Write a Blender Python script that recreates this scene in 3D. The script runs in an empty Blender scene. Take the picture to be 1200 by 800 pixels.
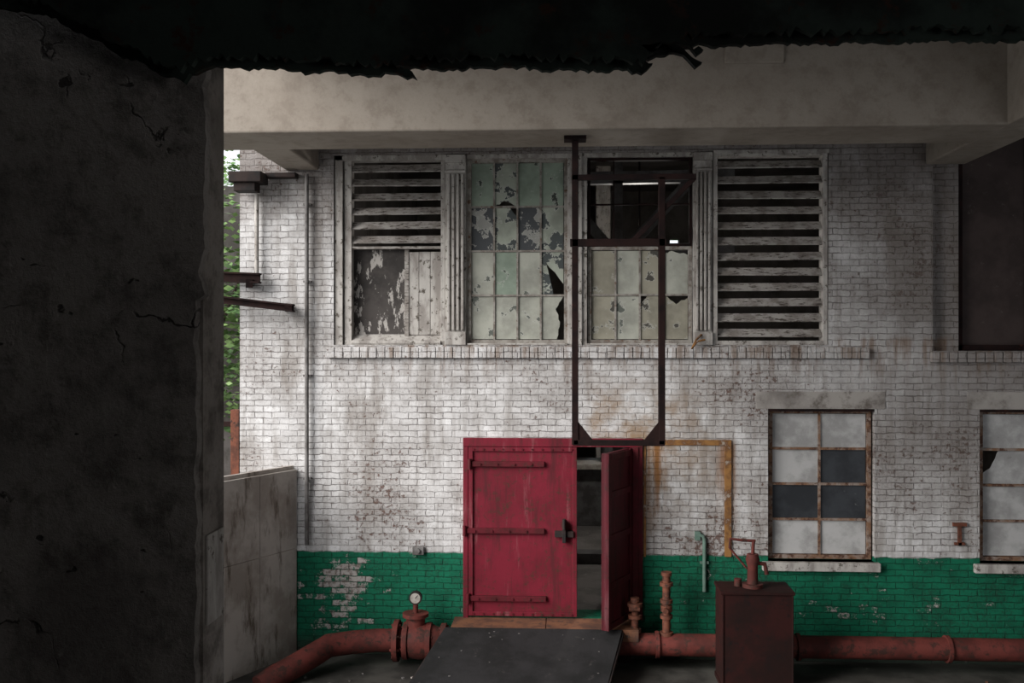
import bpy, math, random
from mathutils import Vector, Matrix
random.seed(7)
ZC=3.7; F=1167.0; TH=math.radians(3.0); YW=11.67
sc=bpy.context.scene
sc.view_settings.view_transform='Standard'
sc.view_settings.exposure=0.0

def W(px,py,Y=YW):
    u=(px-600)/F; v=(400-py)/F
    t=Y/(math.cos(TH)+u*math.sin(TH))
    return (t*(u*math.cos(TH)-math.sin(TH)), ZC+t*v)
def X(px,Y=YW): return W(px,400,Y)[0]
def Z(py,px=600,Y=YW): return W(px,py,Y)[1]
def P(px,py,Y): 
    a=W(px,py,Y); return Vector((a[0],Y,a[1]))

# ---------------- materials ----------------
class N:
    def __init__(s,name):
        s.m=bpy.data.materials.new(name); s.m.use_nodes=True
        s.t=s.m.node_tree; s.b=s.t.nodes['Principled BSDF']
        g=s.t.nodes.new('ShaderNodeNewGeometry'); s.pos=g.outputs['Position']
    def n(s,ty,**k):
        x=s.t.nodes.new(ty)
        for a,b in k.items(): setattr(x,a,b)
        return x
    def l(s,a,b): s.t.links.new(a,b)
    def setv(s,inp,v):
        if isinstance(v,(int,float,tuple,list)):
            if isinstance(v,(tuple,list)) and len(v)==3 and inp.type=='RGBA': v=(*v,1)
            inp.default_value=v
        else: s.l(v,inp)
    def math(s,op,a,b=0.0,clamp=False):
        x=s.n('ShaderNodeMath',operation=op,use_clamp=clamp); s.setv(x.inputs[0],a); s.setv(x.inputs[1],b); return x.outputs[0]
    def noise(s,scale,detail=6,rough=.6,vec=None,stretch=None):
        x=s.n('ShaderNodeTexNoise'); x.inputs['Scale'].default_value=scale; x.inputs['Detail'].default_value=detail; x.inputs['Roughness'].default_value=rough
        v=vec or s.pos
        if stretch:
            m=s.n('ShaderNodeVectorMath',operation='MULTIPLY'); s.l(v,m.inputs[0]); m.inputs[1].default_value=stretch; v=m.outputs[0]
        s.l(v,x.inputs['Vector']); return x.outputs['Fac']
    def ramp(s,f,a,b):  # smoothstep a->b
        x=s.n('ShaderNodeMapRange',interpolation_type='SMOOTHSTEP'); s.setv(x.inputs[0],f)
        if a<=b:
            x.inputs[1].default_value=a; x.inputs[2].default_value=b
        else:
            x.inputs[1].default_value=b; x.inputs[2].default_value=a; x.inputs[3].default_value=1; x.inputs[4].default_value=0
        return x.outputs[0]
    def mix(s,f,a,b,mode='MIX'):
        x=s.n('ShaderNodeMix',data_type='RGBA',blend_type=mode); s.setv(x.inputs[0],f)
        s.setv(x.inputs[6],a); s.setv(x.inputs[7],b); return x.outputs[2]
    def bump(s,h,st=.3,d=.02):
        x=s.n('ShaderNodeBump'); x.inputs['Strength'].default_value=st; x.inputs['Distance'].default_value=d
        s.l(h,x.inputs['Height']); s.l(x.outputs[0],s.b.inputs['Normal'])
    def fin(s,col,rough=.8,metal=0,spec=.2):
        s.setv(s.b.inputs['Base Color'],col); s.setv(s.b.inputs['Roughness'],rough); s.b.inputs['Metallic'].default_value=metal
        s.b.inputs['Specular IOR Level'].default_value=spec
        return s.m
def simple(name,c1,c2,scale=3,thr=(.4,.62),rough=.8,metal=0,bump=.25,c3=None,thr3=(.6,.66),s3=9,stretch=None,st3=None,spec=.2):
    k=N(name); a=k.noise(scale,8,.65,stretch=stretch)
    col=k.mix(k.ramp(a,*thr),c1,c2)
    if c3: col=k.mix(k.ramp(k.noise(s3,8,.7,stretch=st3),*thr3),col,c3)
    k.bump(k.noise(scale*8,6,.6),bump,.01)
    return k.fin(col,rough,metal,spec)

def brick_mat(name,green=True,dark=1.0):
    k=N(name)
    sep=k.n('ShaderNodeSeparateXYZ'); k.l(k.pos,sep.inputs[0]); x,y,z=sep.outputs
    com=k.n('ShaderNodeCombineXYZ'); k.l(k.math('ADD',x,y),com.inputs[0]); k.l(z,com.inputs[1])
    ns=k.n('ShaderNodeTexNoise'); ns.inputs['Scale'].default_value=8; ns.inputs['Detail'].default_value=6; ns.inputs['Roughness'].default_value=.65; k.l(k.pos,ns.inputs['Vector'])
    sub=k.n('ShaderNodeVectorMath',operation='SUBTRACT'); k.l(ns.outputs['Color'],sub.inputs[0]); sub.inputs[1].default_value=(.5,.5,.5)
    scl=k.n('ShaderNodeVectorMath',operation='SCALE'); k.l(sub.outputs[0],scl.inputs[0]); scl.inputs['Scale'].default_value=.05
    ad=k.n('ShaderNodeVectorMath',operation='ADD'); k.l(com.outputs[0],ad.inputs[0]); k.l(scl.outputs[0],ad.inputs[1])
    br=k.n('ShaderNodeTexBrick'); k.l(ad.outputs[0],br.inputs['Vector'])
    br.inputs['Scale'].default_value=1; br.inputs['Brick Width'].default_value=.205; br.inputs['Row Height'].default_value=.0715
    br.inputs['Mortar Size'].default_value=.0075; br.inputs['Mortar Smooth'].default_value=.9
    br.inputs['Color1'].default_value=(0,0,0,1); br.inputs['Color2'].default_value=(1,1,1,1); br.inputs['Mortar'].default_value=(.5,.5,.5,1)
    per=br.outputs['Color']; mor=br.outputs['Fac']
    fine=k.noise(22,8,.75); mid=k.noise(4,8,.7); low=k.noise(.9,5,.6)
    streak=k.noise(1,8,.65,stretch=(9,9,1.0))
    streak2=k.noise(1,8,.7,stretch=(3.2,3.2,.55))
    white=k.mix(k.ramp(mid,.35,.7),(.76,.75,.75),(.51,.495,.49))
    white=k.mix(k.math('MULTIPLY',per,.32),white,(.29,.27,.26))
    white=k.mix(k.math('MULTIPLY',k.ramp(low,.40,.64),.44),white,(.29,.26,.24))
    white=k.mix(k.math('MULTIPLY',k.ramp(streak,.47,.72),.55),white,(.21,.185,.165))
    white=k.mix(k.math('MULTIPLY',k.ramp(streak2,.50,.68),.6),white,(.22,.19,.165))
    sp=k.math('ADD',k.noise(38,6,.8),k.math('MULTIPLY',low,.25))
    white=k.mix(k.math('MULTIPLY',k.ramp(sp,.62,.78),.45),white,(.15,.13,.12))
    mm=k.math('MULTIPLY',mor,k.ramp(k.noise(1.9,8,.8),.40,.64))
    white=k.mix(k.math('ADD',k.math('MULTIPLY',mm,.75),k.math('MULTIPLY',mor,.08)),white,(.09,.075,.07))
    chipm=k.math('ADD',fine,k.math('MULTIPLY',low,.40))
    chipm=k.math('ADD',chipm,k.math('MULTIPLY',k.ramp(z,2.1,1.25),.04))
    chipm=k.math('ADD',chipm,k.math('MULTIPLY',per,.06))
    chips=k.ramp(chipm,.85,.88)
    white=k.mix(k.math('MULTIPLY',chips,.85),white,(.12,.065,.05))
    if green:
        g=k.mix(k.ramp(mid,.4,.7),(.006,.150,.080),(.004,.085,.046))
        g=k.mix(k.math('MULTIPLY',mor,.6),g,(.003,.035,.02))
        g=k.mix(k.math('MULTIPLY',k.ramp(sp,.60,.76),.55),g,(.02,.03,.022))
        px=k.math('SUBTRACT',x,X(402)); pz=k.math('SUBTRACT',z,Z(690,400))
        d=k.math('SQRT',k.math('ADD',k.math('MULTIPLY',px,px),k.math('MULTIPLY',k.math('MULTIPLY',pz,pz),1.3)))
        loc=k.ramp(d,.75,.2)
        px2=k.math('SUBTRACT',x,X(1000)); pz2=k.math('SUBTRACT',z,Z(718,1000))
        d2=k.math('SQRT',k.math('ADD',k.math('MULTIPLY',k.math('MULTIPLY',px2,px2),.12),k.math('MULTIPLY',k.math('MULTIPLY',pz2,pz2),5)))
        loc2=k.ramp(d2,.8,.1)
        pm=k.math('ADD',k.math('ADD',k.math('MULTIPLY',k.math('ADD',k.noise(20,8,.85),k.noise(4,4,.6)),.5),k.math('MULTIPLY',loc,.16)),k.math('MULTIPLY',loc2,.04))
        pm=k.math('ADD',pm,k.math('MULTIPLY',k.math('SUBTRACT',per,.5),.12))
        pm=k.math('SUBTRACT',pm,k.math('MULTIPLY',mor,.05))
        bare=k.mix(mor,k.mix(k.ramp(fine,.45,.6),(.42,.39,.37),(.20,.165,.145)),(.07,.055,.05))
        g=k.mix(k.ramp(pm,.63,.66),g,bare)
        edge=k.math('ADD',z,k.math('MULTIPLY',k.math('SUBTRACT',k.noise(6,4),.5),.06))
        white=k.mix(k.ramp(edge,1.225,1.205),white,g)
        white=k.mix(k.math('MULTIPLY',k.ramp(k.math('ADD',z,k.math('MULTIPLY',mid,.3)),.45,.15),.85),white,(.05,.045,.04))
    top_grime_shade=k.math('MULTIPLY',k.ramp(k.math('ADD',z,k.math('MULTIPLY',mid,1.4)),5.6,6.7),.58)  # grime towards the top, plus the beam's shade painted into the colour
    right_grime_shade=k.math('MULTIPLY',k.ramp(k.math('ADD',x,k.math('MULTIPLY',low,2.4)),3.2,5.8),k.ramp(z,1.3,3.3))  # grime on the right, plus light falloff painted into the colour
    white=k.mix(top_grime_shade,white,(.12,.095,.085))
    white=k.mix(k.math('MULTIPLY',right_grime_shade,.70),white,(.12,.098,.085))
    r=k.math('MULTIPLY',k.ramp(z,3.1,3.7),k.ramp(streak,.45,.62))
    r=k.math('MULTIPLY',r,k.math('MULTIPLY',k.ramp(x,-2.7,-2.0),k.ramp(z,3.78,3.70)))
    white=k.mix(k.math('MULTIPLY',r,.6),white,(.19,.115,.07))
    rx=k.math('MULTIPLY',k.ramp(x,X(682),X(700)),k.ramp(x,X(880),X(760)))
    rz=k.math('MULTIPLY',k.ramp(z,1.3,2.5),k.ramp(z,3.5,2.7))
    white=k.mix(k.math('MULTIPLY',k.math('MULTIPLY',rx,rz),k.ramp(mid,.34,.75)),white,(.28,.18,.10))
    e1=k.math('MULTIPLY',k.ramp(x,X(835),X(847)),k.ramp(x,X(868),X(858)))
    e2=k.math('MULTIPLY',k.ramp(x,X(752),X(762)),k.ramp(x,X(785),X(770)))
    r3=k.math('MULTIPLY',k.math('ADD',e2,k.math('MULTIPLY',e1,.8)),k.math('MULTIPLY',k.ramp(z,1.25,2.2),k.ramp(z,2.6,2.5)))
    white=k.mix(k.math('MULTIPLY',r3,k.ramp(streak,.38,.60)),white,(.24,.11,.04))
    h=k.math('SUBTRACT',k.math('MULTIPLY',fine,.45),k.math('ADD',k.math('MULTIPLY',mor,.8),k.math('MULTIPLY',chips,.3)))
    k.bump(h,.75,.013)
    return k.fin(white,.75)
M={}
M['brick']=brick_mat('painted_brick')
M['white_wood']=simple('weathered_white_wood',(.48,.455,.425),(.28,.255,.235),2.5,c3=(.10,.085,.07),thr3=(.55,.64),s3=14,stretch=(3,3,1))
M['slat']=simple('louver_slat_paint',(.42,.395,.37),(.24,.215,.195),5,c3=(.08,.065,.055),thr3=(.52,.62),s3=9,st3=(1,1,5))
def plaster(name,c1,c2,c3,crack=True,mx=.7,bs=.5):
    k=N(name); a=k.noise(1.5,8,.7); b=k.noise(6,8,.72)
    col=k.mix(k.ramp(a,.38,.64),c1,c2); col=k.mix(k.math('MULTIPLY',k.ramp(b,.48,.66),mx),col,c3)
    f=k.noise(40,6,.75); col=k.mix(k.math('MULTIPLY',k.ramp(f,.5,.72),mx*.7),col,c3)
    h=k.math('ADD',b,k.math('MULTIPLY',f,.25))
    if crack:
        v=k.n('ShaderNodeTexVoronoi',feature='DISTANCE_TO_EDGE'); v.inputs['Scale'].default_value=1.3
        nz=k.n('ShaderNodeTexNoise'); nz.inputs['Scale'].default_value=2.5; nz.inputs['Detail'].default_value=6; k.l(k.pos,nz.inputs['Vector'])
        ad=k.n('ShaderNodeVectorMath',operation='ADD'); k.l(k.pos,ad.inputs[0]); k.l(nz.outputs['Color'],ad.inputs[1]); k.l(ad.outputs[0],v.inputs['Vector'])
        c=k.math('MULTIPLY',k.ramp(v.outputs['Distance'],.014,.003),k.ramp(k.noise(2.6,3),.53,.60))
        pits=k.ramp(k.noise(7,3,.5,stretch=(1,1,2)),.70,.73)
        pale_mottle=k.ramp(k.noise(3,8,.75),.60,.68)  # paler random mottling of the plaster
        col=k.mix(k.math('MULTIPLY',pale_mottle,.5),col,(.40,.37,.35))
        col=k.mix(k.math('MULTIPLY',k.math('MAXIMUM',c,pits),.8),col,(.025,.022,.02)); h=k.math('SUBTRACT',h,k.math('MULTIPLY',k.math('MAXIMUM',c,pits),.5))
    k.bump(h,bs,.025); return k.fin(col,.85)
M['pier']=plaster('soiled_plaster',(.32,.295,.275),(.17,.155,.145),(.085,.075,.068),True,.6,.9)
M['pier_core']=plaster('pier_core_plaster',(.31,.28,.255),(.20,.18,.16),(.10,.085,.078),False)
M['beam']=plaster('painted_concrete_beam',(.325,.285,.242),(.27,.232,.195),(.20,.168,.138),False,.4,.25)
M['ceil']=plaster('concrete_slab',(.22,.20,.18),(.14,.13,.12),(.08,.07,.07),False)
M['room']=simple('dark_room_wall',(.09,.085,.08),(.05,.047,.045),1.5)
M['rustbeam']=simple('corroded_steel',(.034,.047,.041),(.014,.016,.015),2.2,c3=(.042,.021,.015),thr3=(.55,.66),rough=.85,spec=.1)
M['rust']=simple('rusted_steel',(.024,.013,.012),(.013,.009,.009),5,c3=(.085,.03,.018),thr3=(.62,.74),rough=.85,spec=.08)
M['blacksteel']=simple('black_steel',(.020,.018,.018),(.035,.024,.022),6,rough=.7,spec=.15)
def door_mat(nm,s):
    k=N(nm); st=k.noise(1,8,.65,stretch=(10,10,1.0)); a=k.noise(2,8,.7); f=k.noise(18,8,.8)
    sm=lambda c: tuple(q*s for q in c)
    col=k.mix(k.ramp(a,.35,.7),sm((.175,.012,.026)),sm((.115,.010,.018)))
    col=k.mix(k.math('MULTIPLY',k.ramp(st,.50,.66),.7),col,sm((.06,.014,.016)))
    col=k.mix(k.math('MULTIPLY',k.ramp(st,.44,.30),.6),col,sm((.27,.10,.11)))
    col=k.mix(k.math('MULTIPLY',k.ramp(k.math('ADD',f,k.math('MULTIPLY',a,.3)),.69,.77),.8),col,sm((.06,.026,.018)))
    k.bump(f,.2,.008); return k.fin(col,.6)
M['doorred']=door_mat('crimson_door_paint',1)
M['doorred_shade']=door_mat('crimson_door_paint_shaded',.45)  # same door paint darkened, shade of the open leaf put into the colour
M['doorred_d']=simple('crimson_hardware_paint',(.11,.010,.017),(.065,.010,.012),6,c3=(.045,.02,.016),thr3=(.56,.66),rough=.65)
M['pipe']=simple('red_oxide_pipe_paint',(.15,.036,.029),(.08,.022,.018),3,c3=(.05,.024,.019),thr3=(.50,.62),rough=.7)
M['orange']=simple('rusty_valve_paint',(.17,.06,.036),(.09,.036,.024),7,c3=(.04,.025,.02),thr3=(.52,.63),rough=.7)
M['boxred']=simple('dark_red_steel',(.030,.009,.008),(.017,.008,.007),2.2,c3=(.012,.008,.008),thr3=(.55,.68),rough=.7,spec=.12)
M['ochre']=simple('ochre_conduit',(.30,.15,.05),(.14,.065,.03),7,c3=(.36,.31,.26),thr3=(.57,.66),s3=7)
M['ground']=simple('dirty_concrete_ground',(.085,.08,.072),(.035,.033,.03),1.6,c3=(.17,.16,.145),thr3=(.63,.70),s3=8,rough=.6)
M['ramp']=simple('ramp_rubber_plate',(.026,.025,.026),(.016,.016,.016),2,c3=(.06,.055,.052),thr3=(.60,.72),s3=9,rough=.7,spec=.15)
M['thresh']=simple('rusty_threshold',(.20,.09,.05),(.11,.055,.038),4,c3=(.055,.04,.035),thr3=(.54,.66))
M['panel']=simple('grey_board_panel',(.52,.475,.435),(.35,.305,.27),1.8,c3=(.15,.12,.095),thr3=(.50,.68),s3=2.2,st3=(3,3,.7))
M['lint']=simple('lintel_render',(.36,.335,.31),(.22,.20,.185),2,c3=(.14,.12,.105),thr3=(.52,.68),s3=4)
M['steelmunt']=simple('muntin_paint',(.34,.32,.29),(.18,.155,.135),8,c3=(.13,.07,.04),thr3=(.55,.65),s3=12)
M['rustmunt']=simple('rusty_sash',(.20,.11,.065),(.27,.22,.19),8,c3=(.09,.045,.03),thr3=(.48,.58),s3=12)
M['frost']=simple('frosted_pane',(.46,.455,.45),(.30,.295,.29),3,rough=.4,bump=.05,c3=(.18,.17,.16),thr3=(.64,.72),s3=3)
M['bluedark']=simple('bluegrey_pane',(.042,.046,.052),(.026,.028,.032),3,c3=(.13,.13,.13),thr3=(.62,.72),rough=.4,bump=.05)
M['brownpanel']=simple('brown_shutter_paint',(.055,.040,.037),(.036,.026,.024),2,c3=(.08,.065,.058),thr3=(.6,.7),rough=.7)
M['sagegreen']=simple('pale_green_conduit',(.16,.24,.20),(.10,.17,.135),5)
M['grey']=simple('grey_metal',(.20,.19,.185),(.11,.10,.095),6,rough=.6)
M['gaugeface']=simple('gauge_face',(.45,.42,.38),(.30,.27,.24),9,rough=.3,bump=.02)
M['bark']=simple('bark',(.07,.05,.04),(.04,.03,.025),8)
M['leaf']=simple('foliage',(.22,.33,.12),(.10,.19,.07),2,rough=.5,bump=.05)
M['grass']=simple('grass',(.14,.22,.07),(.09,.15,.05),1.5)
M['asphalt']=simple('asphalt',(.34,.34,.33),(.26,.26,.25),1.5)
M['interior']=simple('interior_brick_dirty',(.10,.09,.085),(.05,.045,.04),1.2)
M['intfloor']=simple('interior_floor_concrete',(.20,.185,.175),(.10,.093,.088),1.4,c3=(.28,.265,.25),thr3=(.60,.68),rough=.5)
M['machine']=simple('machine_grey',(.13,.13,.13),(.07,.065,.065),4,rough=.5)
M['darkhole']=simple('peeling_dark_board',(.07,.062,.058),(.04,.036,.034),3,c3=(.40,.375,.35),thr3=(.54,.58),s3=5,st3=(2.2,2.2,.8))
def pane(name,c,glass,a,b,seed):
    k=N(name)
    off=k.n('ShaderNodeVectorMath',operation='ADD'); k.l(k.pos,off.inputs[0]); off.inputs[1].default_value=(seed*3.1,0,seed)
    n1=k.noise(5.5,7,.62,vec=off.outputs[0]); m=k.ramp(n1,a,b)
    col=k.mix(k.ramp(k.noise(3,5),.35,.7),c,tuple(q*.62 for q in c))
    edge=k.math('MULTIPLY',k.ramp(n1,a-.035,a-.002),k.ramp(n1,b+.03,b))
    col=k.mix(k.math('MULTIPLY',edge,.5),col,(.5,.5,.46)); col=k.mix(m,col,glass)
    rg=k.math('SUBTRACT',.75,k.math('MULTIPLY',m,.5))
    k.bump(k.math('SUBTRACT',k.noise(30,4),k.math('MULTIPLY',m,1.0)),.4,.006); return k.fin(col,rg)
M['p_green']=pane('pane_green',(.30,.365,.295),(.07,.08,.07),.63,.645,1)
M['p_green2']=pane('pane_green_flaking',(.38,.41,.345),(.085,.095,.095),.53,.545,2)
M['p_peel']=pane('pane_flaking',(.33,.33,.305),(.085,.09,.095),.47,.485,3)
M['p_white']=pane('pane_whitewash',(.45,.455,.395),(.13,.14,.125),.62,.635,4)
M['p_tan']=pane('pane_tan',(.34,.32,.255),(.09,.085,.075),.60,.62,5)

# ---------------- mesh builder ----------------
class MB:
    def __init__(s): s.v=[]; s.f=[]; s.mi=[]; s.mats=[]; s.sm=[]
    def mat(s,m):
        if m not in s.mats: s.mats.append(m)
        return s.mats.index(m)
    def add(s,vs,fs,m,smooth=False):
        o=len(s.v); s.v+= [tuple(q) for q in vs]; i=s.mat(m)
        for f in fs: s.f.append([o+q for q in f]); s.mi.append(i); s.sm.append(smooth)
    def box(s,x0,x1,y0,y1,z0,z1,m,rot=None):
        x0,x1=sorted((x0,x1)); y0,y1=sorted((y0,y1)); z0,z1=sorted((z0,z1))
        vs=[Vector((a,b,c)) for a in (x0,x1) for b in (y0,y1) for c in (z0,z1)]
        if rot:
            c=Vector(((x0+x1)/2,(y0+y1)/2,(z0+z1)/2)); vs=[rot@(q-c)+c for q in vs]
        s.add(vs,[(0,1,3,2),(4,6,7,5),(0,4,5,1),(2,3,7,6),(0,2,6,4),(1,5,7,3)],m)
    def prism(s,pts,y0,y1,m):  # pts in XZ
        n=len(pts); vs=[(a,y0,b) for a,b in pts]+[(a,y1,b) for a,b in pts]
        s.add(vs,[list(range(n)),list(range(2*n-1,n-1,-1))]+[(i,(i+1)%n,(i+1)%n+n,i+n) for i in range(n)],m)
    def bar(s,a,b,w,h,m):
        a=Vector(a); b=Vector(b); d=(b-a).normalized()
        up=Vector((0,0,1)) if abs(d.z)<.9 else Vector((0,1,0))
        r=d.cross(up).normalized()*w/2; u=r.cross(d).normalized()*h/2
        vs=[p+i*r+j*u for p in (a,b) for i in (-1,1) for j in (-1,1)]
        s.add(vs,[(0,1,3,2),(4,6,7,5),(0,4,5,1),(2,3,7,6),(0,2,6,4),(1,5,7,3)],m)
    def tube(s,path,r,m,seg=20,cap=True):
        path=[Vector(p) for p in path]; n=len(path); rr=r if isinstance(r,list) else [r]*n
        vs=[]; ref=None
        for i,p in enumerate(path):
            d=(path[min(i+1,n-1)]-path[max(i-1,0)]).normalized()
            if ref is None: ref=Vector((0,0,1)) if abs(d.z)<.9 else Vector((1,0,0))
            a=d.cross(ref).normalized(); b=a.cross(d).normalized(); ref=b
            for k in range(seg):
                t=2*math.pi*k/seg; vs.append(p+rr[i]*(a*math.cos(t)+b*math.sin(t)))
        fs=[(i*seg+k,i*seg+(k+1)%seg,(i+1)*seg+(k+1)%seg,(i+1)*seg+k) for i in range(n-1) for k in range(seg)]
        s.add(vs,fs,m,True)
        if cap:
            s.add(vs[:seg],[list(range(seg))],m); s.add(vs[-seg:],[list(range(seg))],m)
    def obj(s,name,bevel=0,parent=None):
        me=bpy.data.meshes.new(name)
        c=Vector((0,0,0))
        if s.v:
            lo=[min(q[i] for q in s.v) for i in range(3)]; hi=[max(q[i] for q in s.v) for i in range(3)]
            c=Vector([(lo[i]+hi[i])/2 for i in range(3)])
        me.from_pydata([tuple(Vector(q)-c) for q in s.v],[],s.f)
        for m in s.mats: me.materials.append(M[m])
        for p,i,q in zip(me.polygons,s.mi,s.sm): p.material_index=i; p.use_smooth=q
        import bmesh
        bm=bmesh.new(); bm.from_mesh(me); bmesh.ops.recalc_face_normals(bm,faces=bm.faces); bm.to_mesh(me); bm.free()
        ob=bpy.data.objects.new(name,me); ob.location=c; sc.collection.objects.link(ob)
        if bevel:
            b=ob.modifiers.new('bevel','BEVEL'); b.width=bevel; b.segments=2; b.limit_method='ANGLE'; b.angle_limit=math.radians(40)
        return ob

# ---------------- brick wall ----------------
H_UP=(X(391),X(971),Z(404,680),Z(179,680))
H_DOOR=(X(543),X(753),.46,Z(513,640))
H_A=(X(900),X(1025),Z(658,960),Z(479,960))
H_B=(X(1148),X(1148)+1.2,H_A[2],H_A[3])
H_R=(X(1093),X(1093)+2.2,Z(411,1090),6.3)
WX0,WX1=X(281),9.0; WZ0,WZ1=-.1,7.3; T=.4
def wall_holes(name,x0,x1,z0,z1,ya,yb,holes,m):
    xs=sorted({x0,x1,*[h[0] for h in holes],*[h[1] for h in holes]}); zs=sorted({z0,z1,*[h[2] for h in holes],*[h[3] for h in holes]})
    b=MB(); inh=lambda i,j: any(h[0]-1e-6<=xs[i] and xs[i+1]<=h[1]+1e-6 and h[2]-1e-6<=zs[j] and zs[j+1]<=h[3]+1e-6 for h in holes)
    nx,nz=len(xs)-1,len(zs)-1
    solid=lambda i,j: 0<=i<nx and 0<=j<nz and not inh(i,j)
    for i in range(nx):
        for j in range(nz):
            if not solid(i,j): continue
            a,c,d,e=xs[i],xs[i+1],zs[j],zs[j+1]
            b.add([(a,ya,d),(c,ya,d),(c,ya,e),(a,ya,e)],[(0,1,2,3)],m)
            b.add([(a,yb,d),(c,yb,d),(c,yb,e),(a,yb,e)],[(3,2,1,0)],m)
            if not solid(i-1,j): b.add([(a,ya,d),(a,ya,e),(a,yb,e),(a,yb,d)],[(0,1,2,3)],m)
            if not solid(i+1,j): b.add([(c,ya,d),(c,yb,d),(c,yb,e),(c,ya,e)],[(0,1,2,3)],m)
            if not solid(i,j-1): b.add([(a,ya,d),(a,yb,d),(c,yb,d),(c,ya,d)],[(0,1,2,3)],m)
            if not solid(i,j+1): b.add([(a,ya,e),(c,ya,e),(c,yb,e),(a,yb,e)],[(0,1,2,3)],m)
    return b
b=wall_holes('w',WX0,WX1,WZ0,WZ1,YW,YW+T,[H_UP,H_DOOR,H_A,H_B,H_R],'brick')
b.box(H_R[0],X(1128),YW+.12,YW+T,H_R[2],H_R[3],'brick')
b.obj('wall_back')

b=MB(); x=X(384); zt=Z(406,690)
while x<X(1008):
    b.box(x,x+.092,YW-.06+random.uniform(-.006,.006),YW+.02,zt-.135,zt-.005+random.uniform(-.006,.004),'brick'); x+=.1
b.box(X(384),X(1008),YW-.045,YW+.01,zt-.125,zt-.015,'brick')
b.obj('trim_1',.006)
b=MB(); x=X(1090); zt=Z(412,1090)
while x<7.6:
    b.box(x,x+.092,YW-.06,YW+.05,zt-.12,zt,'brick'); x+=.1
b.obj('trim_2',.006)

# ---- louvers ----
def frame(b,x0,x1,z0,z1,y0,y1,w,m,wt=None):
    wt=wt or w
    b.box(x0,x0+w,y0,y1,z0,z1,m); b.box(x1-w,x1,y0,y1,z0,z1,m)
    b.box(x0+w,x1-w,y0,y1,z1-wt,z1,m); b.box(x0+w,x1-w,y0,y1,z0,z0+wt,m)
def slats(b,x0,x1,z0,z1,n,y,m):
    st=(z1-z0)/n
    for i in range(n):
        zz=z0+(i+.5)*st
        R=Matrix.Rotation(math.radians(46+random.uniform(-2.5,2.5)),3,'X')@Matrix.Rotation(math.radians(random.uniform(-.5,.5)),3,'Y')
        b.box(x0,x1,y,y+.125,zz-.010,zz+.010,m,R)
z0,z1=H_UP[2],H_UP[3]
b=MB()
b.box(X(392),X(401),YW+.02,YW+.14,z0,z1,'white_wood'); b.box(X(402.5),X(411),YW+.05,YW+.2,z0,z1,'white_wood')
b.box(X(392),X(521),YW+.02,YW+.2,z1-.06,z1,'white_wood')
b.box(X(516),X(521),YW+.05,YW+.2,z0,z1,'white_wood')
zm=Z(288,460)
slats(b,X(411),X(516),zm,z1-.06,6,YW+.05,'slat')
b.box(X(411),X(516),YW+.06,YW+.12,zm-.03,zm,'slat')
b.box(X(411),X(476),YW+.17,YW+.19,z0+.1,zm-.03,'darkhole')
for i in range(3):
    b.box(X(476)+i*.135,X(476)+i*.135+.13,YW+.14,YW+.165,z0+.12,zm-.05+random.uniform(-.02,.01),'white_wood')
b.box(X(472),X(477),YW+.13,YW+.17,z0+.1,zm-.03,'slat')
b.box(X(411),X(516),YW+.0,YW+.22,z0+.05,z0+.085,'white_wood',Matrix.Rotation(math.radians(32),3,'X'))
b.box(X(411),X(516),YW+.02,YW+.2,z0,z0+.05,'white_wood')
b.obj('louver_vent',.004)
b=MB()
frame(b,X(836),X(970),z0,z1,YW+.01,YW+.2,.05,'white_wood',.05)
slats(b,X(836)+.05,X(970)-.05,z0+.05,z1-.05,12,YW+.03,'slat')
b.box(X(836),X(971),YW-.02,YW+.02,z1-.03,z1+.015,'white_wood')
b.obj('louver_vent',.004)
def pil(pxa,pxb):
    b=MB(); xa,xb=X(pxa),X(pxb); w=xb-xa
    b.box(xa,xb,YW+.02,YW+.2,z0,z1,'white_wood')
    b.box(xa,xb,YW-.03,YW+.05,z1-.10,z1-.01,'white_wood'); b.box(xa-.0,xb+.0,YW-.015,YW+.05,z1-.22,z1-.19,'white_wood')
    b.box(xa,xb,YW-.03,YW+.05,z0,z0+.15,'white_wood')
    n=4; fw=(w-.03)/n
    for i in range(n):
        xc=xa+.015+fw*(i+.5); b.box(xc-fw*.28,xc+fw*.28,YW-.022,YW+.03,z0+.17,z1-.24,'white_wood')
    b.obj('fluted_pilaster',.006)
pil(521.5,546); pil(813,835)
b=MB(); b.box(X(665),X(688),YW+.02,YW+.2,z0,z1,'white_wood'); b.box(X(671),X(682),YW-.01,YW+.03,z0,z1,'white_wood'); b.obj('mullion_post',.005)

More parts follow.
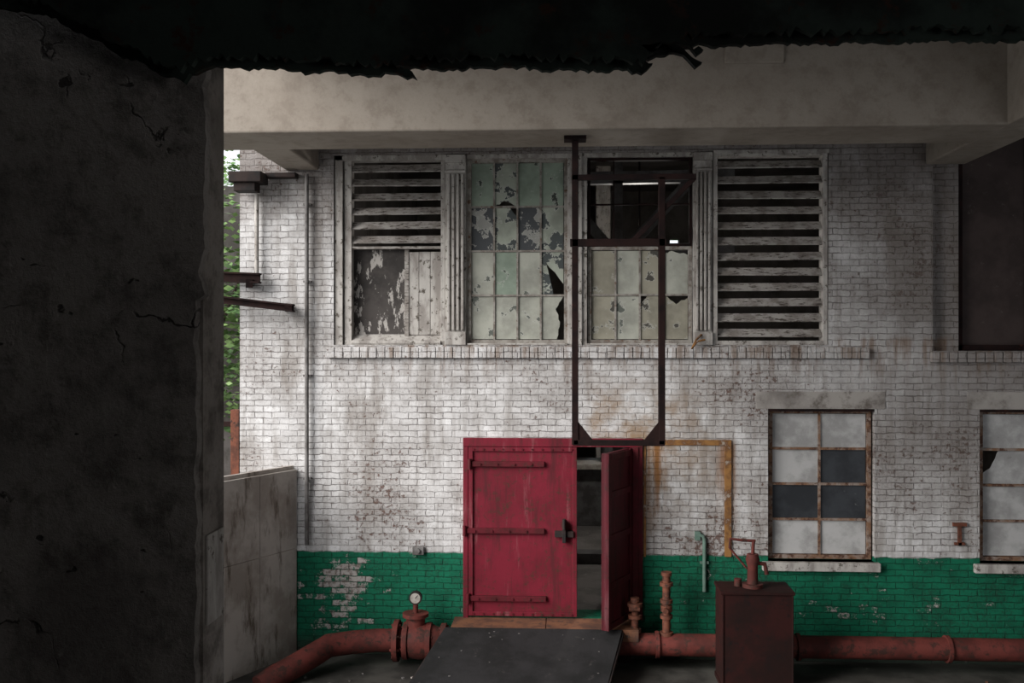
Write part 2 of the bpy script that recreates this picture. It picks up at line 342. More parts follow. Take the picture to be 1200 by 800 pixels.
# ---- upper windows ----
FULL=[(0,0),(1,0),(1,1),(0,1)]
def jag(poly,n=4,a=.03):
    out=[]
    for i,p in enumerate(poly):
        q=poly[(i+1)%len(poly)]; out.append(p)
        bd=(p[0]==q[0] and p[0] in(0,1)) or (p[1]==q[1] and p[1] in(0,1))
        if not bd:
            for k in range(1,n): 
                t=k/n; out.append((min(1,max(0,p[0]+(q[0]-p[0])*t+random.uniform(-a,a))),min(1,max(0,p[1]+(q[1]-p[1])*t+random.uniform(-a,a)))))
    return out
def panewin(name,x0,x1,z0,z1,rows,cols,grid,shapes,y,mm,fw=.04,mw=.022,rowz=None):
    b=MB(); frame(b,x0,x1,z0,z1,y-.03,y+.06,fw,mm)
    xi0,xi1,zi0,zi1=x0+fw,x1-fw,z0+fw,z1-fw
    cw=(xi1-xi0)/cols; rh=(zi1-zi0)/rows
    for c in range(1,cols): b.box(xi0+c*cw-mw/2,xi0+c*cw+mw/2,y-.015,y+.03,zi0,zi1,mm)
    for r in range(1,rows): b.box(xi0,xi1,y-.02,y+.035,zi0+r*rh-mw/2,zi0+r*rh+mw/2,mm)
    for r in range(rows):
        for c in range(cols):
            m=grid[r][c]
            if m is None: continue
            ax=xi0+c*cw; az=zi1-(r+1)*rh
            sh=shapes.get((r,c),FULL); sh=jag(sh) if (r,c) in shapes else sh
            dy=random.uniform(-.002,.002)
            b.prism([(ax+.008+p[0]*(cw-.016),az+.008+p[1]*(rh-.016)) for p in sh],y+.003+dy,y+.008+dy,m)
    return b.obj(name,0)
G='p_green';H='p_green2';K='p_peel';V='p_white';Tn='p_tan'
panewin('window_1',X(547),X(665),z0+.02,z1-.05,4,4,
 [[G,H,G,G],[K,H,K,H],[V,G,V,H],[V,V,V,V]],
 {(0,1):[(0,.0),(.45,.12),(1,0),(1,1),(0,1)],(2,3):[(0,0),(.55,0),(0.2,.75),(1,.25),(1,1),(0,1)],(1,1):[(0,0),(1,0),(1,.8),(.6,1),(0,1)],
  (3,3):[(0,0),(.7,0),(.85,.4),(.65,.7),(1,1),(0,1)]},YW+.1,'steelmunt')
b=MB(); b.box(X(547),X(665),YW+.02,YW+.2,z1-.05,z1,'white_wood'); b.box(X(688),X(813),YW+.02,YW+.2,z1-.05,z1,'white_wood')
b.box(X(547),X(665),YW-.01,YW+.2,z0-.0,z0+.02,'white_wood'); b.box(X(688),X(813),YW-.01,YW+.2,z0,z0+.02,'white_wood'); b.obj('trim_3',.004)
zz=Z(288,750)
panewin('window_2',X(689),X(812),z0+.02,zz,2,4,[[Tn,V,Tn,V],[Tn,V,Tn,Tn]],
 {(0,3):[(0,0),(1,0),(1,.9),(.3,1),(0,.9)],(1,2):[(0,0),(1,0),(1,1),(.3,1),(.0,.8)],(1,3):[(0,0),(1,0),(1,.95),(.5,.8),(0,1)]},YW+.1,'steelmunt')
b=MB(); frame(b,X(689),X(812),zz,z1-.05,YW+.07,YW+.16,.03,'rust'); b.box(X(689),X(812),YW+.1,YW+.12,Z(238,750)-.01,Z(238,750)+.01,'rust')
b.box(X(719),X(719)+.015,YW+.1,YW+.12,zz,z1-.05,'rust'); b.obj('window_3')

def lowwin(name,h,grid,shapes):
    o=panewin(name,h[0]+.02,h[1]-.02,h[2]+.02,h[3]-.01,4,2,grid,shapes,YW+.1,'rustmunt',.045,.028)
Fz='frost';B='bluedark'
lowwin('window_4',H_A,[[Fz,Fz],[Fz,B],[B,B],[Fz,Fz]],{})
lowwin('window_5',H_B,[[Fz,Fz],[Fz,Fz],[Fz,Fz],[Fz,B]],{(1,0):[(0,0),(1,0),(1,1),(.35,1),(.18,.5),(0,.3)]})
for h in (H_A,H_B):
    b=MB(); b.box(h[0]-.07,h[1]+.05,YW-.07,YW+.14,h[2]-.10,h[2]+.0,'white_wood')
    b.obj('trim_4' if h is H_A else 'trim_5',.008)
    b=MB(); b.box(h[0]-.14,h[1]+.12,YW-.006,YW+.02,h[3]+.0,h[3]+.2,'lint'); b.box(h[0]-.0,h[1]+.0,YW-.0,YW+.08,h[3]-.03,h[3],'rust'); b.obj('lintel',.003)

b=MB(); b.box(X(1128),H_R[1],YW+.25,YW+.3,H_R[2],H_R[3],'brownpanel')
b.box(X(1128),X(1128)+.07,YW+.18,YW+.26,H_R[2],H_R[3],'rust'); b.box(X(1128),H_R[1],YW+.18,YW+.26,H_R[2],H_R[2]+.07,'rust')
b.box(X(1128)+.8,X(1128)+.86,YW+.2,YW+.26,H_R[2],H_R[3],'rust')
b.obj('steel_shutter',.005)

# ---- doors ----
dx0,dx1,dz0,dz1=H_DOOR
b=MB()
b.box(dx0,dx1,YW-.05,YW+.12,dz1-.10,dz1,'doorred'); b.box(dx0,dx0+.06,YW-.04,YW+.12,dz0,dz1-.1,'doorred'); b.box(X(738),dx1,YW-.04,YW+.12,dz0,dz1-.1,'doorred_d')
b.box(X(741),X(748),YW-.055,YW-.03,dz0,dz1-.1,'doorred_d')
b.obj('door_frame',.006)
b=MB(); lx0,lx1=dx0+.065,X(676); lz0,lz1=dz0+.03,dz1-.105; y=YW-.02
b.box(lx0,lx1,y,y+.05,lz0,lz1,'doorred')
frame(b,lx0,lx1,lz0,lz1,y-.025,y,.05,'doorred',.05)
for py,pa,pb in ((543,551,638),(621,545,638),(700,549,640)):
    zc=Z(py,600); b.box(X(pa),X(pb),y-.045,y-.0,zc-.03,zc+.03,'doorred_d')
    b.tube([(X(pa)+.0,y-.05,zc-.06),(X(pa)+.0,y-.05,zc+.06)],.022,'doorred_d',12)
    for q in range(4): 
        xx=X(pa)+.12+q*.2; b.tube([(xx,y-.06,zc),(xx,y-.04,zc)],.014,'doorred_d',8)
for q in range(11):
    xx=lx0+.06+q*(lx1-lx0-.12)/10; b.tube([(xx,y-.035,lz1-.025),(xx,y-.02,lz1-.025)],.012,'doorred_d',8); b.tube([(xx,y-.035,lz0+.025),(xx,y-.02,lz0+.025)],.012,'doorred_d',8)
b.box(X(650),X(672),y-.06,y,Z(628,660),Z(621,660),'blacksteel'); b.box(X(659),X(663),y-.09,y,Z(634,660),Z(608,660),'blacksteel'); b.tube([(X(661),y-.1,Z(606,660)),(X(661),y-.1,Z(618,660))],.02,'blacksteel',10)
b.obj('door_1',.004)
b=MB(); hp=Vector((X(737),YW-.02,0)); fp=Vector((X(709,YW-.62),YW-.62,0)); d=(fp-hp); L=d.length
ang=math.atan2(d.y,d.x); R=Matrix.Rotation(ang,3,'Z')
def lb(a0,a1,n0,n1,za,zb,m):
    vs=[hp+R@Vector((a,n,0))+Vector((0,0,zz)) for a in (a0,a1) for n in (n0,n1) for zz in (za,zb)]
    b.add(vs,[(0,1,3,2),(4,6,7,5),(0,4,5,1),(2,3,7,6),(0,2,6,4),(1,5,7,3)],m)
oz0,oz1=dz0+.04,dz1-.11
lb(.0,L,-.025,.025,oz0,oz1,'doorred_shade')
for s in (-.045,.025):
    lb(0,.07,s,s+.02,oz0,oz1,'doorred_shade'); lb(L-.07,L,s,s+.02,oz0,oz1,'doorred_shade')
    for zq in (oz0,oz1-.08,(oz0+oz1)/2,oz0+.45,oz1-.5): lb(0.07,L-.07,s,s+.02,zq,zq+.07,'doorred_shade')
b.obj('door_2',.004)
zt=.455
b=MB(); b.box(X(533),X(745),11.2,YW-.005,zt-.12,zt,'thresh'); 
b.box(X(533),X(640),11.2,YW-.005,zt,zt+.010,'thresh'); b.box(X(641),X(745),11.2,YW-.005,zt,zt+.012,'thresh')
b.box(X(536),X(550),11.5,11.6,0,zt-.12,'rust'); b.box(X(725),X(739),11.5,11.6,0,zt-.12,'rust')
b.obj('door_threshold_platform',.004)
C1=P(482,800,10.2); D1=P(712,800,10.2)
A1=P(522,738,11.195); B1=P(729,741,11.195); A1.z=B1.z=zt+.02; C1.z=D1.z=(C1.z+D1.z)/2
k=C1.z/(A1.z-C1.z)*.97
E1=C1+(C1-A1)*k; F1=D1+(D1-B1)*k
b=MB(); th=Vector((0,0,-.035)); vs=[A1,B1,D1,F1,E1,C1]; vs2=[v+th for v in vs]
b.add(vs+vs2,[(0,1,2,5),(5,2,3,4),(6,11,8,7),(11,10,9,8),(0,6,7,1),(1,7,8,2),(2,8,9,3),(3,9,10,4),(4,10,11,5),(5,11,6,0)],'ramp')
for (p,q) in ((A1,E1),(B1,F1)): b.bar(p+Vector((0,0,-.05)),q+Vector((0,0,-.02)),.04,.05,'blacksteel')
for i in range(14):
    s_=random.uniform(.05,.95); t_=random.uniform(.02,.6)
    p=(A1.lerp(B1,s_)).lerp(E1.lerp(F1,s_),t_); q=random.uniform(.003,.009)
    b.box(p.x-q,p.x+q,p.y-q,p.y+q,p.z-.002,p.z+.003,'grey',Matrix.Rotation(random.uniform(0,3),3,'Z'))
b.obj('loading_ramp')

# ---- hanging hoist frame (bolted to the soffit of the concrete beam) ----
zb_=ZC+2.03; zs=6.85
b=MB(); yf=9.9
def vb(px,pa,pb,Y,w=.075,dd=.05,m='rust'): b.box(X(px,Y)-w/2,X(px,Y)+w/2,Y,Y+dd,Z(pb,px,Y),Z(pa,px,Y),m)
def hb(px0,px1,py,Y,h=.06,dd=.05,m='rust'): b.box(X(px0,Y),X(px1,Y),Y,Y+dd,Z(py,(px0+px1)/2,Y)-h/2,Z(py,(px0+px1)/2,Y)+h/2,m)
b.box(X(674,yf)-.032,X(674,yf)+.032,yf,yf+.05,Z(521,674,yf),zb_,'rust'); vb(776,207,521,yf,.062)
hb(670,816,207,yf,.055); hb(668,781,284,yf,.075); hb(672,779,519,yf,.055)
b.box(X(661,yf),X(687,yf),yf-.08,yf+.13,zb_-.035,zb_,'rust')
for px in (674,776):
    xx=X(px,yf)
    for py in (207,284,519):
        zz_=Z(py,px,yf); b.box(xx-.025,xx+.025,yf+.05,yf+.22,zz_-.025,zz_+.025,'rust')
    b.box(xx-.02,xx+.02,yf+.18,yf+.22,Z(519,px,yf),Z(207,px,yf),'rust')
for px,s in ((677,1),(773,-1)):
    xx=X(px,yf); zb=Z(517,px,yf); b.prism([(xx,zb),(xx+s*.16,zb),(xx,zb+.2)],yf+.01,yf+.03,'rust')
b.box(X(676,yf),X(776,yf),yf+.02,yf+.22,Z(519,720,yf)-.03,Z(519,720,yf)-.01,'rust')
b.bar(P(814,208,yf+.03),P(740,284,yf+.03),.04,.05,'rust')
b.obj('hoist_frame',.004)
b=MB(); Y=13.3
b.bar(P(735,292,Y),P(815,205,Y),.12,.14,'machine'); b.bar(P(724,210,Y),P(724,300,Y),.12,.14,'machine'); b.bar(P(650,210,Y),P(860,206,Y),.14,.16,'machine'); b.bar(P(640,292,Y),P(860,290,Y),.12,.12,'machine'); b.bar(P(715,292,Y),P(640,205,Y),.12,.14,'machine')
b.bar((X(724,Y),Y,7.25),(X(724,Y),Y,.46),.12,.12,'machine')
b.obj('steel_roof_truss')

# ---- conduits ----
b=MB(); yy=YW-.03
b.tube([(X(361),YW-.06,Z(205,361)),(X(361),YW-.06,1.3)],.024,'grey',14)
for py in (240,330,440,560): b.box(X(361)-.045,X(361)+.045,YW-.06,YW,Z(py,361)-.012,Z(py,361)+.012,'grey')
b.obj('wall_drainpipe')
b=MB(); b.box(X(754),X(857),YW-.02,YW,Z(521.5,805),Z(515,805),'ochre'); b.box(X(849),X(857),YW-.02,YW,Z(652,853),Z(521.5,853),'ochre'); b.box(X(754),X(757),YW-.015,YW,Z(652,756),Z(521.5,756),'ochre'); b.obj('trim_6',.004)
b=MB(); b.tube([(X(818),YW-.03,Z(625,818)),(X(823),YW-.03,Z(627,818)),(X(825),YW-.03,Z(632,818)),(X(825),YW-.03,Z(692,818))],.022,'sagegreen',10); b.box(X(820),X(830),YW-.03,YW,Z(660,825),Z(657,825),'sagegreen'); b.box(X(814),X(820),YW-.05,YW,Z(632,818),Z(622,818),'sagegreen'); b.obj('electrical_conduit')
b=MB(); b.box(X(484),X(497),YW-.05,YW,Z(649,490),Z(640,490),'grey'); b.tube([(X(490),YW-.05,Z(644,490)),(X(490),YW-.08,Z(644,490))],.03,'grey',12); b.obj('junction_box',.004)
b=MB(); b.box(X(1116),X(1132),YW-.03,YW,Z(616,1124),Z(612,1124),'orange'); b.box(X(1122),X(1126),YW-.03,YW,Z(638,1124),Z(616,1124),'orange'); b.box(X(1118),X(1130),YW-.03,YW,Z(638,1124),Z(635,1124),'orange'); b.obj('wall_anchor_plate')
b=MB(); b.tube([P(822,392,YW-.03),P(816,398,YW-.1),P(811,408,YW-.12),P(817,400,YW-.14),P(826,398,YW-.1)],.012,'ochre',8); b.obj('cable_hook')
# ---- floor pipe + valve ----
yp=11.32; zp=P(900,757,yp).z
b=MB()
b.tube([(8.97,yp,zp),(X(525,yp),yp,zp)],.125,'pipe',28)
for px in (770,935,1110): 
    xx=X(px,yp); b.tube([(xx-.02,yp,zp),(xx+.02,yp,zp)],.15,'pipe',28)
path=[(X(462,yp),yp,zp),(X(440,yp),yp-.01,zp),(X(415,yp),yp-.08,zp-.005),(X(390,yp),yp-.2,zp-.01)]
q0=Vector(path[-1]); end=P(322,793,10.55)
for i in range(1,6): 
    t=i/5; p=q0.lerp(end,t); p.y-=.05*math.sin(math.pi*t); path.append(p)
path.append(Vector((end.x-.12,end.y-.14,.03)))
b.tube(path,.13,'pipe',28)
for px,r in ((465,.235),(476,.21),(503,.21),(520,.20)):
    xx=X(px,yp); b.tube([(xx-.028,yp,zp),(xx+.028,yp,zp)],r,'pipe',30)
    for a in range(8):
        t=a*math.pi/4+.3; b.tube([(xx-.05,yp+(r-.04)*math.cos(t),zp+(r-.04)*math.sin(t)),(xx+.05,yp+(r-.04)*math.cos(t),zp+(r-.04)*math.sin(t))],.018,'pipe',6)
xa,xb=X(465,yp),X(522,yp)
b.tube([(xa,yp,zp),((xa*3+xb)/4,yp,zp),((xa+xb)/2,yp,zp),((xa+xb*3)/4,yp,zp),(xb,yp,zp)],[.14,.19,.21,.18,.13],'pipe',28)
xg=X(487,yp); 
b.tube([(xg,yp,zp+.1),(xg,yp,zp+.28)],.11,'pipe',20); b.tube([(xg,yp,zp+.28),(xg,yp,zp+.32)],.15,'pipe',20)
b.tube([(xg,yp,zp+.32),(xg,yp,zp+.46)],.03,'pipe',12)
b.obj('water_main_pipe')
b=MB(); zg=Z(700,487,yp)
b.tube([(xg,yp,zp+.46),(xg,yp,zg-.06)],.015,'blacksteel',10)
b.tube([(xg,yp-.03,zg),(xg,yp+.03,zg)],.075,'blacksteel',28); b.tube([(xg,yp-.034,zg),(xg,yp-.029,zg)],.058,'gaugeface',28)
b.bar((xg,yp-.037,zg),(xg+.03,yp-.037,zg+.035),.006,.006,'blacksteel'); b.obj('pressure_gauge')
b=MB(); xs=X(781,yp); b.tube([(xs,yp,zp+.12),(xs,yp,Z(672,781,yp))],.045,'orange',16)
for py,r in ((742,.075),(722,.07),(704,.07),(684,.075),(672,.06)):
    z_=Z(py,781,yp); b.tube([(xs,yp,z_-.02),(xs,yp,z_+.02)],r,'orange',16)
b.tube([(xs,yp,Z(716,781,yp)),(xs,yp,Z(709,781,yp))],.065,'orange',16); b.tube([(xs-.02,yp-.12,Z(713,781,yp)),(xs-.02,yp,Z(713,781,yp))],.03,'orange',10)
b.obj('standpipe_valve')
b=MB(); xs=X(744,yp); b.tube([(xs,yp,zp+.12),(xs,yp,Z(702,744,yp))],.04,'orange',16)
for py,r in ((738,.07),(722,.075),(708,.085),(702,.05)):
    z_=Z(py,744,yp); b.tube([(xs,yp,z_-.02),(xs,yp,z_+.02)],r,'orange',16)
b.tube([(xs-.07,yp-.05,Z(712,744,yp)),(xs+.05,yp-.05,Z(712,744,yp))],.03,'orange',10)
b.obj('standpipe_valve')
yb=10.7; b=MB(); tx0,tx1=X(846,yb),X(930,yb); tz=Z(697,888,yb)
b.box(tx0,tx1,yb,yb+.45,.0,tz,'boxred'); b.box(tx0-.015,tx1+.015,yb-.015,yb+.465,tz,tz+.035,'boxred'); b.box(tx0-.01,tx1+.01,yb-.01,yb+.46,0,.05,'boxred')
b.box(tx0+.0,tx0+.02,yb-.01,yb,.05,tz,'boxred'); b.box(tx1-.02,tx1,yb-.01,yb,.05,tz,'boxred')
xc=X(882,yb+.2); yc=yb+.2
zz_=tz+.035
b.tube([(xc,yc,zz_),(xc,yc,zz_+.04)],.11,'pipe',18); b.tube([(xc,yc,zz_+.04),(xc,yc,zz_+.22),(xc,yc,zz_+.30),(xc,yc,zz_+.36)],[.06,.055,.075,.06],'pipe',18)
b.tube([(xc,yc,zz_+.36),(xc+.01,yc,zz_+.50)],.018,'pipe',10)
b.tube([(xc+.03,yc,zz_+.50),(xc-.10,yc,zz_+.505),(xc-.24,yc,zz_+.52),(xc-.245,yc,zz_+.42)],.016,'pipe',10)
b.tube([(xc-.245,yc,zz_+.42),(xc-.06,yc,zz_+.20)],.012,'pipe',8)
b.tube([(xc,yc,zz_+.27),(xc+.13,yc,zz_+.25),(xc+.15,yc,zz_+.14)],.024,'pipe',12)
b.tube([(xc-.15,yc+.05,zz_),(xc-.15,yc+.05,zz_+.08)],.04,'pipe',12)
b.obj('hand_pump_tank',.006)

# ---- left panel wall ----
Pa=P(348,550,YW-.02); Pb=P(254,566,10.5)
d=(Pb-Pa); d.z=0; L0=d.length; dn=d.normalized(); zt=Pa.z
Pb=Pa+dn*3.4; Pb.z=zt; nrm=Vector((-dn.y,dn.x,0))*.05
b=MB()
cuts=[0,.62,1.24,1.86,2.48,3.4]
for i in range(5):
    a=Pa+dn*(cuts[i]+.004); c=Pa+dn*(cuts[i+1]-.004)
    for (za,zb) in ((.0,1.25),(1.258,zt)):
        vs=[Vector((q.x,q.y,zz_))+o for q in (a,c) for o in (Vector((0,0,0)),-nrm) for zz_ in (za,zb)]
        b.add(vs,[(0,1,3,2),(4,6,7,5),(0,4,5,1),(2,3,7,6),(0,2,6,4),(1,5,7,3)],'panel')
b.bar(Pa+Vector((0,0,.0))-nrm*1.5,Pb-nrm*1.5,.05,.09,'panel')
b.obj('hoarding_fence',.003)
def ibeam(b,p,q,h=.14,w=.12):
    up=Vector((0,0,h/2)); b.bar(p+up,q+up,w,.02,'rust'); b.bar(p-up,q-up,w,.02,'rust'); b.bar(p,q,.02,h,'rust')
b=MB(); ibeam(b,P(344,361,YW-.25),P(200,344,YW-.25),.07,.12); b.bar(P(338,361,YW-.3),P(338,361,YW),.08,.08,'rust'); b.obj('steel_bracket_beam')
b=MB(); ibeam(b,P(305,326,YW+.05-.2),P(200,322,YW+.05-.2),.1,.1); b.bar(P(292,332,YW-.2),P(292,332,YW),.08,.1,'rust'); b.obj('steel_bracket_beam')
b=MB(); b.box(X(270),X(281)-.01,YW-.0,YW+.12,0,Z(480,275),'orange'); b.box(X(255),X(270),YW+.03,YW+.07,Z(500,262),Z(494,262),'rust'); b.obj('gate_post',.005)
b=MB(); b.box(X(279),X(316),YW-.35,YW-.05,Z(218,300),Z(206,300),'blacksteel'); b.box(X(283),X(308),YW-.3,YW-.1,Z(228,296),Z(218,296),'blacksteel'); b.box(X(314),X(350),YW-.14,YW-.0,Z(210,330),Z(204,330),'blacksteel')
b.tube([(X(303),YW-.07,Z(228,303)),(X(303),YW-.07,Z(322,303))],.025,'white_wood',10)
b.obj('floodlight_fixture',.01)

# ---- concrete beams / slab ----
XL0,XL1=X(335),X(374); XR0=P(1189,137,9.4).x
b=MB(); b.box(-4.3,XR0+.02,9.55,10.42,zb_,zs,'beam'); b.obj('concrete_beam',.02)
b=MB(); b.box(XL0,XL1,10.42,YW-.0,zb_+.0,zs,'beam'); b.obj('concrete_beam',.02)
b=MB(); b.box(XR0,XR0+.45,3.75,YW,zb_,zs,'beam'); b.obj('concrete_beam',.02)
b=MB(); b.box(X(850,9.5),X(920,9.5),9.52,9.55,Z(73,885,9.5),zs-.1,'beam'); b.obj('beam_bearing_plate',.01)
b=MB(); b.box(XL0,9.2,3.75,YW,zs,zs+.3,'ceil'); b.obj('ceiling')
b=MB(); b.box(XL0-1.2,9.2,3.73,YW,-.1,0,'ground'); b.obj('floor')
b=MB(); b.box(-60,XL0-1.2,-20,26,-.12,-.01,'asphalt'); b.box(XL0-1.2,WX0-.01,YW,26,-.12,-.01,'asphalt'); b.obj('street')
b=MB(); b.box(-80,20,26,140,-.12,-.0,'grass'); b.obj('lawn')
b=MB(); b.box(9.0,9.2,3.75,YW,0,zs,'interior'); b.obj('wall_right')
b=MB()
for i in range(50):
    px=random.uniform(-2.9,5.5); py=random.uniform(9.7,11.1); 
    if -1.3<px<1.2: continue
    if 2.2<px<3.4: continue
    s=random.uniform(.012,.035); b.box(px,px+s*1.5,py,py+s,0,s*.5,random.choice(['grey','thresh','machine','panel']),Matrix.Rotation(random.uniform(0,3),3,'Z'))
b.obj('rubble')

# ---- camera-side building: pier, ragged beam, room ----
YF=3.5
edge=[(243,-40),(241,90),(236,100),(241,135),(240,210),(238,262),(240,290),(232,318),(236,330),(240,345),(229,352),(228,378),(226,400),(230,430),(229,470),(231,520),(227,560),(232,612),(228,640),(231,700),(227,760),(229,860)]
pts=[]
for i,(a,c) in enumerate(edge):
    pts.append((a,c))
    if i<len(edge)-1:
        a2,c2=edge[i+1]; n=max(2,int((c2-c)/9))
        for q in range(1,n): pts.append((a+(a2-a)*q/n+random.uniform(-1.3,1.3),c+(c2-c)*q/n))
poly=[W(a,c,YF) for a,c in pts]
zb2=2.0
poly=[(-4.0,5.1)]+[(q[0],min(q[1],5.1)) for q in poly]+[(poly[-1][0],zb2),(-4.0,zb2)]
b=MB(); b.prism(poly,YF,YF+.05,'pier'); 
xr=X(238,YF+.05)
b.box(-4.0,xr,YF+.05,YF+.27,0,5.1,'pier_core')
b.box(-4.0,X(236,YF+.2),YF+.05,YF+.265,5.1,zs,'pier_core')
b.obj('wall_front')
b=MB(); b.box(xr,xr+.012,YF+.07,YF+.24,Z(726,250,YF+.15),Z(622,250,YF+.15),'white_wood'); b.obj('trim_7',.004)
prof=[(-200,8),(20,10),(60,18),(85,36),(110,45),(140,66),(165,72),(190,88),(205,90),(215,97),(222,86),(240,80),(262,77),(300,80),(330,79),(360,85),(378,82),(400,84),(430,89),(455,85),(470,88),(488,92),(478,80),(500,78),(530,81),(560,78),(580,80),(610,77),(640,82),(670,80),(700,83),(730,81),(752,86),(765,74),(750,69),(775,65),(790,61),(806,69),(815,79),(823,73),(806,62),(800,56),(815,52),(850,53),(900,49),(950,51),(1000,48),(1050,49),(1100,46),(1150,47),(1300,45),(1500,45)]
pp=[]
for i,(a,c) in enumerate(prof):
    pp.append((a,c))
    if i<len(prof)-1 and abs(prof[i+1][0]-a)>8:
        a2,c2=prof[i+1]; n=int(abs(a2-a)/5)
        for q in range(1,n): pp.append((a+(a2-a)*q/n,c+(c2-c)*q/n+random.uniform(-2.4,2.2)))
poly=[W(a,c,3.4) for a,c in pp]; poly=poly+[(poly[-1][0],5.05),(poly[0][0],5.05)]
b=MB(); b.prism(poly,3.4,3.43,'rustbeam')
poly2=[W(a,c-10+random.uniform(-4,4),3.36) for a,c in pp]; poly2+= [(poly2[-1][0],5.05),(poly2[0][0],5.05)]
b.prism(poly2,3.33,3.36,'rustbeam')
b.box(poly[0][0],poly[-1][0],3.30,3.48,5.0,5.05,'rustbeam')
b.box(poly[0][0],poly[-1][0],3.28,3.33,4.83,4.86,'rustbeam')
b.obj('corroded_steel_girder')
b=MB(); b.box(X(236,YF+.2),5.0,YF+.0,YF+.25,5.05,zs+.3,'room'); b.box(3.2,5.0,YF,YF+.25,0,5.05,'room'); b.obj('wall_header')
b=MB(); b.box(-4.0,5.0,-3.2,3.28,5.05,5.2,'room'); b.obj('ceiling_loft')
b=MB(); b.box(-4.0,5.0,-3.2,YF-.0,1.9,2.0,'room'); b.obj('floor_loft')
b=MB(); b.box(-4.2,-4.0,-3.2,YF+.27,0,7.0,'room'); b.obj('wall_left')
b=MB()
for (ya,yb_,za,zb) in ((-3.2,-1.6,0,7),(.6,YF+.25,0,7),(-1.6,.6,0,3.0),(-1.6,.6,4.5,7)): b.box(5.0,5.2,ya,yb_,za,zb,'room')  # opening in this unseen wall added for the pier fill light
b.obj('wall_right_loft')
b=MB()
for yy_ in (-1.6,-.53,.54): b.box(5.08,5.13,yy_,yy_+.06,3.0,4.5,'steelmunt')
for z_ in (3.0,3.72,4.45): b.box(5.08,5.13,-1.6,.6,z_,z_+.05,'steelmunt')
b.obj('added_loft_window')  # unseen window, added to house the pier fill light
b=MB(); b.box(-4.0,5.0,-3.4,-3.2,0,7.0,'room'); b.obj('wall_rear')
al=bpy.data.lights.new('added_pier_fill','AREA'); al.shape='RECTANGLE'; al.size=2.1; al.size_y=1.4; al.energy=54; al.color=(1,.96,.93)  # fill light added to brighten the dark pier
ao=bpy.data.objects.new('added_pier_fill',al); ao.location=(5.05,-.5,3.75); ao.rotation_euler=Vector((-1,0,0)).to_track_quat('-Z','Z').to_euler(); sc.collection.objects.link(ao)

# ---- interior beyond brick wall ----
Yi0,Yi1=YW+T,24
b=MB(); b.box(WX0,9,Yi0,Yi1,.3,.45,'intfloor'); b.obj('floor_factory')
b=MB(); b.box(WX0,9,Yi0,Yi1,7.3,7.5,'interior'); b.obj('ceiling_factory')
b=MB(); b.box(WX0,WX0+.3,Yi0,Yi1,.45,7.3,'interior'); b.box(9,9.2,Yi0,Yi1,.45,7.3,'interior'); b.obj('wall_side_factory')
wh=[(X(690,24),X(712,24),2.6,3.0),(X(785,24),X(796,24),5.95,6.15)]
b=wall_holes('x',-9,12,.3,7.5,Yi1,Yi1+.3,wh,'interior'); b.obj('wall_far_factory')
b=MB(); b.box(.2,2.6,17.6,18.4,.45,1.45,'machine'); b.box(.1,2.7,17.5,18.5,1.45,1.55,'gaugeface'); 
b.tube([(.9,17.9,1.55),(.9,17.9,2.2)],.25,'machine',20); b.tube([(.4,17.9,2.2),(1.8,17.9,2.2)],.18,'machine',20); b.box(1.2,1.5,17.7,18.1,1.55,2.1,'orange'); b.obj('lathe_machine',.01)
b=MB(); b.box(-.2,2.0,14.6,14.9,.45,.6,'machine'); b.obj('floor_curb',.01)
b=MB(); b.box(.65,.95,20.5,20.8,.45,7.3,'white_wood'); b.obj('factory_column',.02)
b=MB(); b.tube([(1.2,16,7.3),(1.2,16,5.2)],.015,'blacksteel',8); b.tube([(1.2,16,5.25),(1.2,16,5.15),(1.2,16,5.0)],[.05,.1,.25],'blacksteel',20,False); b.obj('added_pendant_lamp')  # lamp added to give the factory interior some light
def lamp(loc,e,col=(1,.95,.88),r=.15):
    l=bpy.data.lights.new('added_bulb','POINT'); l.energy=e; l.color=col; l.shadow_soft_size=r; o=bpy.data.objects.new('added_pendant_bulb',l); o.location=loc; sc.collection.objects.link(o)
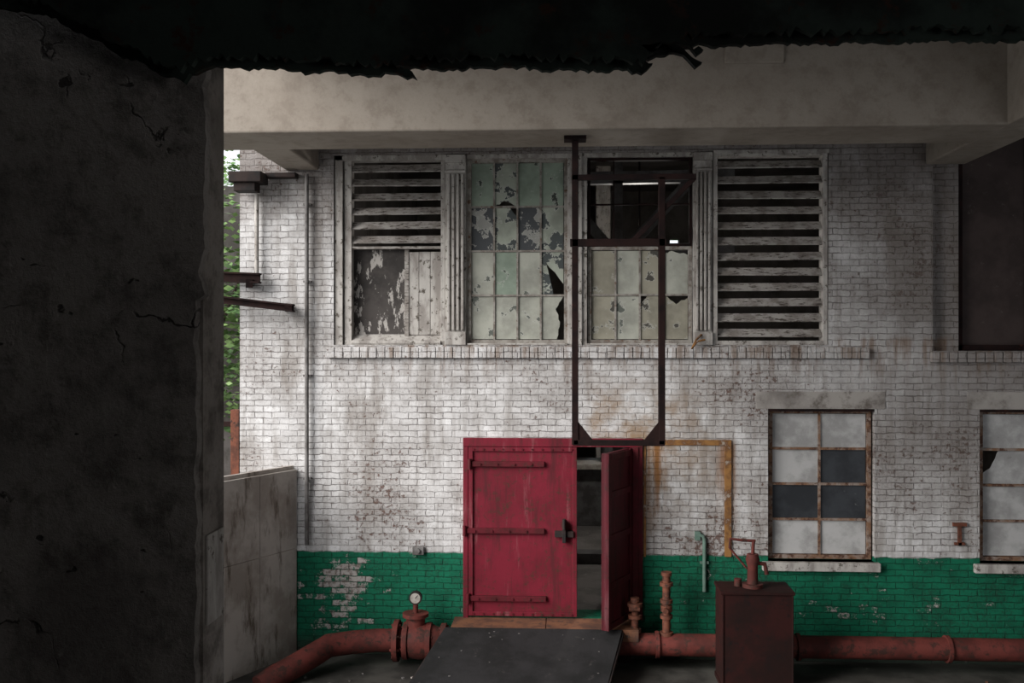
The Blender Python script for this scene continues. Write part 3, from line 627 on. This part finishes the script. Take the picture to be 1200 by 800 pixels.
lamp((1.2,16,4.9),190)

# ---- trees ----
def tree(loc,h,r,n):
    b=MB(); x,y=loc
    b.tube([(x,y,0),(x+.1,y,h*.3),(x-.1,y,h*.6),(x,y,h*.9)],[.28,.22,.15,.05],'bark',12)
    cl=[]
    for i in range(26):
        a=random.uniform(0,6.28); rr=r*random.uniform(.2,1); zz_=random.uniform(h*.28,h)
        c=Vector((x+rr*math.cos(a),y+rr*math.sin(a),zz_)); cl.append(c)
        if i%3==0: b.tube([(x,y,zz_*.6),c],[.07,.02],'bark',6)
    for i in range(n):
        c=random.choice(cl); p=c+Vector((random.gauss(0,.55),random.gauss(0,.55),random.gauss(0,.45)))
        R=Matrix.Rotation(random.uniform(0,6.28),3,'Z')@Matrix.Rotation(random.uniform(0,3),3,'X'); s=random.uniform(.07,.14)
        b.add([p+R@Vector(q) for q in ((-s,0,0),(0,-s*.5,0),(s,0,0),(0,s*.5,0))],[(0,1,2,3)],'leaf')
    b.obj('deciduous_tree')
tree((-10.3,28.5),9.2,2.6,9000); tree((-8.2,22.5),6.6,1.6,3600); tree((-15,34),10,3,4000)
b=MB(); b.box(-30,-8,60,60.6,0,2.2,'boxred'); b.box(-30,-8,60,60.5,2.2,2.4,'bluedark'); b.obj('distant_shed')

# ---- light ----
w=bpy.data.worlds.new('overcast_sky'); sc.world=w; w.use_nodes=True; bg=w.node_tree.nodes['Background']; bg.inputs[0].default_value=(.93,.96,1,1); bg.inputs[1].default_value=1.2
s=bpy.data.lights.new('sun','SUN'); s.energy=5.6; s.angle=math.radians(45); s.color=(1,.972,.94)
so=bpy.data.objects.new('sun',s); so.rotation_euler=Vector((1.0,.75,-.58)).to_track_quat('-Z','Y').to_euler(); so.location=(-10,0,12); sc.collection.objects.link(so)

cam=bpy.data.cameras.new('camera'); cam.lens=F/1200*36; cam.sensor_width=36; cam.clip_end=500
co=bpy.data.objects.new('camera',cam); co.location=(0,0,ZC); co.rotation_euler=(math.pi/2,0,TH); sc.collection.objects.link(co); sc.camera=co
